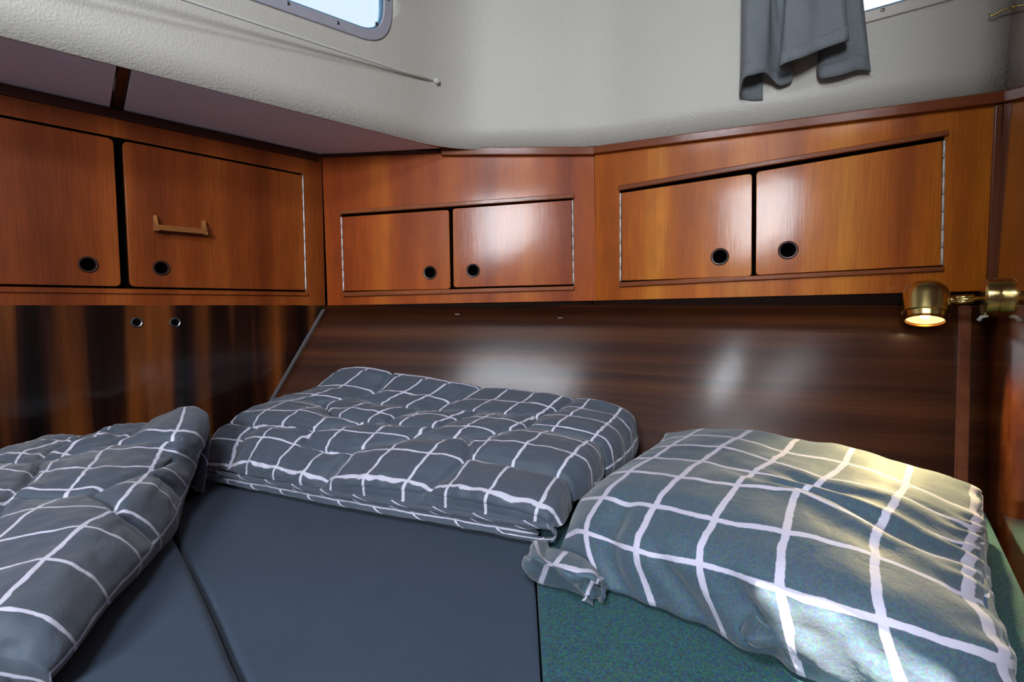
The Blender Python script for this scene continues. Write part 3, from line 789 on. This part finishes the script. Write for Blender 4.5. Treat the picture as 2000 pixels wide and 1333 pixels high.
# ------------------------------------------------------------------ bedding
def bicubic(net, u, v):
    rows = [catmull(r, u) for r in net]; return catmull(rows, v)
def seg_dist(p, a, b):
    ab = b-a; t = max(0, min(1, (p-a).dot(ab)/max(1e-9, ab.dot(ab)))); return (p-(a+ab*t)).length
def cloth_shell(name, net, us, vs, mat, parent, sub=10, disp=None, zb=None, inset=.012, skirt=4, bulge=1.0):
    """net[v][u] of 3-D points; us/vs = UV value of each net column/row; closed with a skirt down to zb"""
    nu = (len(us)-1)*sub; nv = (len(vs)-1)*sub
    lerpv = lambda arr, t: arr[int(min(t, len(arr)-1.0001))] + (arr[int(min(t, len(arr)-1.0001))+1]-arr[int(min(t, len(arr)-1.0001))])*(min(t, len(arr)-1.0001)-int(min(t, len(arr)-1.0001)))
    P = []; UV = []
    for j in range(nv+1):
        row = []
        for i in range(nu+1):
            row.append(bicubic(net, i/sub, j/sub)); 
        P.append(row)
    N = [[None]*(nu+1) for _ in range(nv+1)]
    for j in range(nv+1):
        for i in range(nu+1):
            a = P[j][min(i+1, nu)]-P[j][max(i-1, 0)]; b = P[min(j+1, nv)][i]-P[max(j-1, 0)][i]
            n_ = a.cross(b)
            n_ = n_.normalized() if n_.length > 1e-12 else V((0, 0, 1))
            if n_.z < 0 and abs(n_.z) > .3: n_ = -n_
            N[j][i] = n_
    verts = []; uvs = []
    for j in range(nv+1):
        for i in range(nu+1):
            uu = lerpv(us, i/sub); vv = lerpv(vs, j/sub)
            d = disp(uu, vv) if disp else 0
            q = P[j][i]+N[j][i]*d
            if zb is not None: q.z = max(q.z, zb+.0015)
            verts.append(q); uvs.append((uu, vv))
    faces = []
    W = nu+1
    for j in range(nv):
        for i in range(nu): a = j*W+i; faces.append((a, a+1, a+W+1, a+W))
    if zb is not None:
        ring = [(i, 0) for i in range(nu+1)] + [(nu, j) for j in range(1, nv+1)] + [(i, nv) for i in range(nu-1, -1, -1)] + [(0, j) for j in range(nv-1, 0, -1)]
        prev = [j*W+i for i, j in ring]
        cen = sum((verts[k] for k in prev), V((0, 0, 0)))/len(prev)
        base = [verts[k].copy() for k in prev]; buv = [uvs[k] for k in prev]
        for s in range(1, skirt+1):
            f = s/skirt; cur = []
            for k, b_ in enumerate(base):
                toC = V((cen.x-b_.x, cen.y-b_.y, 0)).normalized()
                bul = bulge*.35*sin(pi*f)*(b_.z-zb)
                q = b_ + toC*(inset*f - bul*.4); q.z = b_.z + (zb+.001-b_.z)*f
                cur.append(len(verts)); verts.append(q)
                dd = (b_.z-zb)*f/.08
                c_uv = buv[k]; outx = (1 if ring[k][0] == nu else -1 if ring[k][0] == 0 else 0); outy = (1 if ring[k][1] == nv else -1 if ring[k][1] == 0 else 0)
                uvs.append((c_uv[0]+outx*dd, c_uv[1]+outy*dd))
            for k in range(len(ring)):
                faces.append((prev[k], cur[k], cur[(k+1) % len(ring)], prev[(k+1) % len(ring)]))
            prev = cur
        faces.append(tuple(prev))
    me = bpy.data.meshes.new(name); me.from_pydata([tuple(v) for v in verts], [], faces); me.update()
    ul_ = me.uv_layers.new(name='uv')
    for lp in me.loops: ul_.data[lp.index].uv = uvs[lp.vertex_index]
    bm = bmesh.new(); bm.from_mesh(me); bmesh.ops.recalc_face_normals(bm, faces=bm.faces); bm.to_mesh(me); bm.free()
    for p in me.polygons: p.use_smooth = True
    me.materials.append(mat)
    o = bpy.data.objects.new(name, me); COL.objects.link(o)
    if parent is not None: o.parent = parent; o.matrix_parent_inverse = parent.matrix_world.inverted()
    return o
def hull_y(x, dz):
    best = None
    for k in range(41):
        p = hull_pt(k/40, dz)
        if best is None or abs(p.x-x) < best[0]: best = (abs(p.x-x), p.y)
    return best[1]
def clear_of_hull(o, gap=.008):
    me = o.data; mw = o.matrix_basis if o.parent is None else Matrix()
    for v in me.vertices:
        ym = hull_y(v.co.x, max(0, -v.co.z))-gap
        if v.co.y > ym: v.co.y = ym
from mathutils import noise as NZM
def wn(u, v, s, k=0): return NZM.noise(V((u*s, v*s, k)))

# --- folded duvet at the back
c_front = [(404, 908), (446, 908), (490, 905), (545, 917), (599, 929), (656, 935), (722, 935), (797, 944), (879, 954), (957, 966), (1053, 990)]
c_back = [(665, 724), (720, 722), (785, 733), (836, 742), (881, 750), (945, 758), (999, 764), (1050, 770), (1098, 776), (1155, 783), (1213, 801)]
c_left = [(404, 908), (418, 862), (442, 832), (472, 812), (512, 795), (562, 780), (618, 762), (665, 724)]
c_right = [(1053, 990), (1087, 930), (1116, 894), (1140, 872), (1162, 853), (1182, 836), (1198, 820), (1213, 801)]
nC, nR = 11, 8
zFL, zFR, zBR, zBL = -.352, -.330, -.238, -.180
def zint(u, v):
    s = v**.9
    return (zFL*(1-u)+zFR*u)*(1-s) + (zBL*(1-u)**1.0+zBR*(1-(1-u)))*s + .012*sin(pi*v)*.5
net = []
for r in range(nR):
    v = r/(nR-1); row = []
    vl = sum((V(c_left[k+1])-V(c_left[k])).length for k in range(r))/sum((V(c_left[k+1])-V(c_left[k])).length for k in range(nR-1))
    vr = sum((V(c_right[k+1])-V(c_right[k])).length for k in range(r))/sum((V(c_right[k+1])-V(c_right[k])).length for k in range(nR-1))
    for c in range(nC):
        u = c/(nC-1); vv = vl*(1-u)+vr*u
        F_ = V(c_front[c]); K_ = V(c_back[c]); L_ = V(c_left[r]); R_ = V(c_right[r])
        cp = (V(c_front[0])*(1-u)*(1-vv)+V(c_front[-1])*u*(1-vv)+V(c_back[0])*(1-u)*vv+V(c_back[-1])*u*vv)
        q = F_*(1-vv)+K_*vv + L_*(1-u)+R_*u - cp
        fv = .5*v+.5*vv
        dep = (1.16*(1-u)+.85*u)*(1-fv) + (1.40*(1-u)+1.19*u)*fv
        rr_ = ray(q.x, q.y); row.append(rr_*(dep/rr_.y))
    net.append(row)
# extra column over the right fold and over the left edge, extra row behind and in front
for r in range(nR):
    e = (net[r][-1]-net[r][-2]).normalized(); net[r].append(net[r][-1]+e*.026+V((0, 0, -.014))); net[r].append(net[r][-1]+e*.006+V((0, 0, -.030)))
    e = (net[r][0]-net[r][1]).normalized(); net[r].insert(0, net[r][0]+e*.006+V((0, 0, -.012)))
us = [-.2] + list(range(11)) + [10.5, 10.9]
nbk = [p+(net[-1][k]-net[-2][k]).normalized()*.014+V((0, 0, -.020)) for k, p in enumerate(net[-1])]
net.append(nbk)
nf = [p+(net[0][k]-net[1][k]).normalized()*.012+V((0, 0, -.009)) for k, p in enumerate(net[0])]
nf2 = [p+(net[0][k]-net[1][k]).normalized()*.017+V((0, 0, -.024)) for k, p in enumerate(net[0])]
net.insert(0, nf); net.insert(0, nf2)
vsn = [-.42, -.2] + list(range(8)) + [7.5]
SE = [((4.6, -.4), (4.8, 1)), ((4.8, 1), (3.2, 1.05)), ((3.2, 1.05), (3.0, 2)), ((4.8, 1), (6.0, 1.9)), ((6.0, 1.9), (6.2, 3)), ((6.2, 3), (4.5, 3.3)), ((4.5, 3.3), (3.0, 2)),
      ((7.4, -.4), (7.9, 1.1)), ((7.9, 1.1), (11, 1.0)), ((7.9, 1.1), (7.4, 2.3)), ((7.4, 2.3), (6.0, 1.9)), ((7.4, 2.3), (8.3, 3.8)), ((8.3, 3.8), (8.1, 5.1)), ((8.1, 5.1), (6.3, 5.0)),
      ((6.3, 5), (6.2, 3)), ((8.3, 3.8), (11, 3.5)), ((8.1, 5.1), (8.5, 7.5)), ((4.5, 3.3), (4.4, 5)), ((4.4, 5), (6.3, 5)), ((3, 3.4), (4.5, 3.3)), ((1.5, 4.5), (3, 3.4)),
      ((3, 2), (1.2, 2)), ((1.2, 2), (-.4, 2.4)), ((4.4, 5), (2, 5.2)), ((2, 5.2), (1.5, 4.5)), ((2, 5.2), (1.6, 7.5)), ((4.4, 5), (5, 7.5)), ((1.0, -.4), (1.2, 2))]
SE = [(V(a), V(b)) for a, b in SE]
def disp_duvet(u, v):
    p = V((u + .10*wn(u, v, 1.3, 3), v + .10*wn(u, v, 1.3, 7)))
    d = min(seg_dist(p, a, b) for a, b in SE)
    w_ = 1-math.exp(-(d/.42)**2)
    val = .010*w_ - .013*math.exp(-(d/.065)**2)
    # gathers running into the seams and the front edge
    val += .0022*sin(u*13+3*wn(u, v, .8))*math.exp(-max(0, v+.2)/.45)
    val += .0035*wn(u, v, 1.4, 1) + .0022*wn(u*1.0, v*2.2, 1.6, 4) + .0014*wn(u, v, 4.0, 2)
    if v > 6.8: val *= .5
    return val*max(.15, min(1, (v+.40)/.35))*max(.1, min(1, (u+.2)/.3))
duv = empty('folded_duvet', Matrix.Translation((-.3, 1.15, MZ)), 'grey checked duvet folded flat against the back panel, between the left duvet and the pillow', 'duvet')
clear_of_hull(cloth_shell('upper_fold', net, us, vsn, M['duvet'], duv, sub=16, disp=disp_duvet, zb=-.368))
# lower layers seen along the front, and the open fold at the right front corner
front0 = [net[2][k] for k in range(1, 13)]
def edge_line(dz, out, k0=0, k1=12, zmin=None):
    pts = []
    for k in range(k0, k1):
        p = front0[k].copy(); d = (net[2][k+1]-net[3][k+1]).normalized()
        q = p + V((d.x, d.y, 0))*out; q.z = p.z+dz
        if zmin: q.z = max(q.z, zmin)
        pts.append(q)
    return pts
def ribbon_tube(name, pts, rx, rz, mat, parent, u0, v0, n=14, sub=8):
    """soft sausage along pts, elliptical, checked UVs"""
    dense_ = [catmull(pts, (len(pts)-1)*k/(sub*(len(pts)-1))) for k in range(sub*(len(pts)-1)+1)]
    vs_ = []; fs_ = []; uv_ = []
    for i, p in enumerate(dense_):
        d = (dense_[min(i+1, len(dense_)-1)]-dense_[max(i-1, 0)]); d.z = 0; d.normalize(); sd2 = V((d.y, -d.x, 0))
        endf = min(1, (min(i, len(dense_)-1-i)+.3)/3.0)**.5
        wob = 1+.12*wn(i*.1, 0, 3, v0)
        for k in range(n):
            a = 2*pi*k/n; vs_.append(p+sd2*rx*endf*wob*cos(a)+Z*rz*endf*wob*sin(a)); uv_.append((u0+i/sub+.25*sin(a), v0+a/(2*pi)*1.4))
    for i in range(len(dense_)-1):
        for k in range(n): fs_.append((i*n+k, i*n+(k+1) % n, (i+1)*n+(k+1) % n, (i+1)*n+k))
    fs_.append(tuple(range(n))); fs_.append(tuple((len(dense_)-1)*n+k for k in range(n)))
    me = bpy.data.meshes.new(name); me.from_pydata([tuple(v) for v in vs_], [], fs_); me.update()
    l_ = me.uv_layers.new(name='uv')
    for lp in me.loops: l_.data[lp.index].uv = uv_[lp.vertex_index]
    for p in me.polygons: p.use_smooth = True
    me.materials.append(mat); o = bpy.data.objects.new(name, me); COL.objects.link(o); o.parent = parent
    o.matrix_parent_inverse = parent.matrix_world.inverted(); return o
def fr_line(zl, zr, out, k1=12):
    pts = []
    for k in range(0, k1):
        p = front0[k].copy(); d = (net[2][k+1]-net[3][k+1]); d.z = 0; d.normalize()
        q = p + d*out; q.z = zl+(zr-zl)*k/(k1-1); pts.append(q)
    return pts
pp = fr_line(-.373, -.366, .019)
e_ = (pp[-1]-pp[-2]); e_.z = 0; e_.normalize(); q_ = pp[-1]
pp += [q_+e_*.006+Z*-.004, q_+e_*.012+Z*-.012, q_+e_*.006+Z*-.021, q_-e_*.02+Z*-.025, q_-e_*.10+Z*-.025]
for q in pp: q.z = max(q.z, -.392)
ribbon_tube('piping', pp, .0050, .0050, M['duvet'], duv, 0, .45)
ribbon_tube('middle_fold', fr_line(-.381, -.379, .001, 11), .012, .0060, M['duvet'], duv, .3, 0.3)
ribbon_tube('lower_fold', fr_line(-.3895, -.3895, .002, 11), .020, .0080, M['duvet'], duv, .6, .8)

# --- folded duvet on the left, nearer the camera
Zm = [-.226, -.244, -.268, -.278, -.285, -.292, -.298, -.303, -.308, -.330]
lines = {
 -.6: ([(384, 866), (379, 902), (372, 940), (360, 980), (345, 1040), (312, 1080), (268, 1130), (214, 1184), (148, 1274), (100, 1332)], [-.305, -.35] + [-.396]*8),
 0: ([(407, 838), (396, 876), (380, 915), (364, 955), (344, 1000), (312, 1050), (271, 1100), (207, 1172), (141, 1262), (93, 1318)], [-.262, -.296, -.332, -.348, -.354, -.356, -.357, -.357, -.357, -.362]),
 .5: ([(395, 808), (378, 850), (352, 890), (335, 925), (308, 962), (270, 1010), (215, 1060), (150, 1128), (70, 1215), (30, 1290)], [-.228, -.254, -.282, -.298, -.307, -.313, -.317, -.319, -.321, -.345]),
 1: ([(366, 800), (344, 846), (313, 882), (295, 913), (266, 948), (220, 994), (154, 1044), (83, 1108), (-20, 1205), (-70, 1275)], Zm),
 2: ([(290, 822), (262, 848), (205, 884), (174, 926), (137, 958), (70, 1004), (-15, 1060), (-110, 1128), (-230, 1225), (-290, 1310)], [-.240, -.250, -.262, -.272, -.278, -.284, -.288, -.292, -.298, -.325]),
 3: ([(225, 842), (190, 858), (125, 885), (88, 925), (35, 960), (-50, 1008), (-150, 1062), (-270, 1130), (-420, 1225), (-500, 1310)], [-.252, -.256, -.262, -.268, -.272, -.278, -.282, -.288, -.294, -.320]),
 4: ([(160, 855), (115, 866), (45, 888), (0, 925), (-60, 962), (-150, 1008), (-270, 1064), (-420, 1130), (-600, 1225), (-700, 1310)], [-.262, -.262, -.262, -.264, -.268, -.272, -.276, -.282, -.290, -.315]),
 5: ([(100, 862), (50, 874), (-30, 892), (-90, 925), (-165, 962), (-270, 1008), (-410, 1064), (-590, 1130), (-800, 1225), (-900, 1310)], [-.272, -.270, -.266, -.266, -.268, -.272, -.276, -.282, -.290, -.315]),
}
keys = sorted(lines); netL = []
for j in range(10):
    netL.append([pz(lines[k][0][j][0], lines[k][0][j][1], lines[k][1][j]) for k in keys])
# keep the bedding clear of the left wall
nl = V((ldir.y, -ldir.x, 0))
for row in netL:
    for p in row:
        dd = (p-L).dot(nl)
        if dd < .03: p += nl*(.03-dd)
netL.insert(0, [p + (netL[0][k]-netL[1][k]).normalized()*.010 + V((0, 0, -.035)) for k, p in enumerate(netL[0])])
for p in netL[0]:
    dd = (p-L).dot(nl)
    if dd < .02: p += nl*(.02-dd)
SL = [((.6, 2.4), (1.6, 4.2)), ((-.3, 3.5), (.8, 3.4)), ((1.6, 4.2), (.9, 5.1)), ((.9, 5.1), (-.3, 5.3)), ((1.6, 4.2), (3, 4.3)), ((3, 4.3), (3.4, 2.4)), ((3.4, 2.4), (2.2, 1.6)), ((2.2, 1.6), (2.0, -.3)),
      ((3.4, 2.4), (5, 2.2)), ((2, 6.3), (3, 4.3)), ((2, 6.3), (4, 6.6)), ((2.2, 1.6), (.8, 1.3)), ((3.8, .2), (3.4, 2.4)), ((1.5, 8.2), (2, 6.3))]
SL = [(V(a), V(b)) for a, b in SL]
def disp_left(u, v):
    p = V((u + .12*wn(u, v, 1.2, 3), v + .12*wn(u, v, 1.2, 7)))
    d = min(seg_dist(p, a, b) for a, b in SL)
    val = .010*(1-math.exp(-(d/.5)**2)) - .009*math.exp(-(d/.07)**2)
    val += .0035*wn(u, v, 1.1, 1) + .0025*wn(u*2.2, v, 1.7, 4) + .0014*wn(u, v, 4.0, 2)
    k = math.exp(-((u-3.2)/1.3)**2)*math.exp(-((v-1.0)/1.6)**2)
    val += .008*k*wn(u*1.4, v*1.4, 2.2, 9)
    return val*max(0, min(1, (u+.15)/.5))*max(0, min(1, (v+.3)/.5))
dl = empty('folded_duvet', Matrix.Translation((-.75, .8, MZ)), 'grey checked duvet at the lower left, its ridge rising to a point', 'duvet')
cloth_shell('upper_fold', netL, keys, [-.3]+[j for j in range(9)]+[8.7], M['duvet'], dl, sub=15, disp=disp_left, zb=-.394, inset=.022, bulge=.05)
# lower fold that peeks out at the near end
lf = []
for j, y in enumerate((.50, .46, .42, .36, .345)):
    row = []
    for i, x in enumerate((-.462, -.480, -.53, -.64, -.80)):
        zt = -.352 - (.016 if j == 4 else .004*(j == 3)) - (.028, .006, 0, 0, 0)[i]
        row.append(V((x+(y-.42)*-.45, y, zt)))
    lf.append(row)
cloth_shell('lower_fold', lf, [0, .4, 1, 2.2, 4], [7.5, 8.6, 9.5, 10.2, 10.5], M['duvet'], dl, sub=8, disp=lambda u, v: .003*wn(u, v, 1.5), zb=-.394, inset=.008)

# --- pillow
ZP = [-.392, -.325, -.285, -.268, -.262, -.259, -.257, -.262, -.285]        # by row, typical column
rows_px = [
 # c-1(left lip), c0, c1, c2, c3, c4, c5, c6, c7 (right lip)
 [(1034, 1135), (1085, 1145), (1178, 1150), (1274, 1186), (1416, 1246), (1562, 1322), (1790, 1420), (1985, 1480), (2010, 1490)],
 [(1056, 1078), (1088, 1046), (1144, 1040), (1240, 1076), (1364, 1102), (1525, 1153), (1722, 1212), (1958, 1288), (1985, 1300)],
 [(1100, 1003), (1116, 978), (1176, 970), (1279, 988), (1396, 1012), (1535, 1042), (1708, 1088), (1888, 1160), (1945, 1190)],
 [(1154, 948), (1168, 932), (1232, 924), (1328, 935), (1440, 950), (1556, 967), (1714, 1037), (1884, 1104), (1930, 1130)],
 [(1208, 908), (1222, 900), (1276, 893), (1368, 898), (1472, 920), (1583, 950), (1735, 1000), (1892, 1062), (1925, 1080)],
 [(1240, 884), (1254, 877), (1312, 871), (1408, 874), (1508, 903), (1612, 935), (1755, 968), (1900, 1030), (1922, 1045)],
 [(1264, 866), (1284, 858), (1345, 850), (1440, 860), (1532, 880), (1650, 906), (1770, 946), (1900, 998), (1920, 1010)],
 [(1275, 850), (1300, 845), (1378, 838), (1474, 844), (1562, 858), (1666, 878), (1778, 908), (1898, 952), (1918, 966)],
 [(1285, 853), (1310, 848), (1384, 841), (1480, 847), (1570, 862), (1668, 882), (1778, 911), (1896, 953), (1914, 968)]]
ztab = [
 [-.396, -.394, -.392, -.392, -.392, -.392, -.390, -.392, -.396],
 [-.390, -.368, -.338, -.322, -.308, -.296, -.288, -.315, -.345],
 [-.376, -.345, -.302, -.284, -.272, -.266, -.268, -.300, -.330],
 [-.36, -.322, -.284, -.268, -.258, -.256, -.262, -.296, -.326],
 [-.330, -.296, -.274, -.262, -.254, -.252, -.258, -.292, -.322],
 [-.318, -.288, -.268, -.257, -.251, -.250, -.256, -.290, -.320],
 [-.312, -.284, -.266, -.256, -.252, -.252, -.258, -.290, -.320],
 [-.310, -.286, -.270, -.262, -.260, -.262, -.268, -.292, -.322],
 [-.350, -.320, -.306, -.300, -.300, -.302, -.306, -.330, -.350]]
netP = []
for r, row in enumerate(rows_px):
    netP.append([pz(x, y, ztab[r][c]) for c, (x, y) in enumerate(row)])
nbk_ = FB.z
for row in netP:
    for p in row:
        dd = (p-C).dot(nbk_)
        if dd < .02: p += nbk_*(.02-dd)
for k, p in enumerate(netP[-1]): 
    q = netP[-2][k]; d = (q-netP[-3][k]); d.z = 0; p.xyz = q + d.normalized()*.018 + V((0, 0, -.045))
for r_ in range(0, 9):
    netP[r_][0].x += (.010, .034, .034, .030, .030, .030, .030, .030, .030)[r_]; netP[r_][1].x += .004 if r_ < 1 else .015
def disp_pillow(u, v):
    val = .006*wn(u*.8, v*.8, 1.0, 1) + .002*wn(u, v, 2.6, 2)
    # long creases sweeping to the right seam
    g = math.exp(-((u-4.6)/1.6)**2)*math.exp(-((v-2.6)/1.2)**2)
    val += .010*g*sin(6.5*v+1.8*u+1.5*wn(u, v, .7, 5))*.6
    # hollow near the left front corner, and folds dropping to the front seam
    val -= .020*math.exp(-((u-1.45)/.22)**2)*math.exp(-((v-.35)/.75)**2)
    val -= .016*math.exp(-((u-2.35-.35*(0-v))/.18)**2)*math.exp(-((v+.45)/.55)**2)
    val -= .014*math.exp(-((u-3.4-.3*(0-v))/.2)**2)*math.exp(-((v+.5)/.5)**2)
    val += .003*sin(u*9+v*3)*math.exp(-((v+.6)/.5)**2)
    val += .0028*sin(v*11+2*wn(u, v, 1))*math.exp(-((u-6.0)/.30)**2)
    return val
pl = empty('pillow', Matrix.Translation((.45, .75, MZ)), 'large plump checked pillow at the right beneath the brass lamp', 'pillow')
cloth_shell('pillowcase', netP, [-.45, .35, 1, 2, 3, 4, 5, 6, 6.25], [-.9, 0, 1, 2, 3, 4, 5, 6, 6.4], M['pillow'], pl, sub=11, disp=disp_pillow, zb=-.397, inset=.02, skirt=4)
# seam piping on the right side
sp_ = [netP[r][7].lerp(netP[r][8], .75) + FB.z*.002+V((0, 0, .004)) for r in range(1, 8)]
ribbon_tube('side_seam', sp_, .005, .004, M['pillow'], pl, .7, .0, sub=8)
# open, crumpled end of the case at the near left corner
cr_net = []
for j, (px_, py_, zz) in enumerate(((1028, 1068, -.368), (1040, 1090, -.350), (1085, 1108, -.352), (1135, 1130, -.365), (1165, 1150, -.38))):
    cr_net.append([pz(px_-6, py_+34, -.394), pz(px_, py_+14, zz-.010), pz(px_+14, py_, zz+.006), pz(px_+40, py_-18, zz-.008)])
cloth_shell('case_opening', cr_net, [0.1, .5, .9, 1.4], [0.2, .7, 1.2, 1.8, 2.3], M['pillow'], pl, sub=10,
            disp=lambda u, v: .006*sin(7*u+4*v)+.005*wn(u, v, 3, 2), zb=-.397, inset=.004, skirt=2)
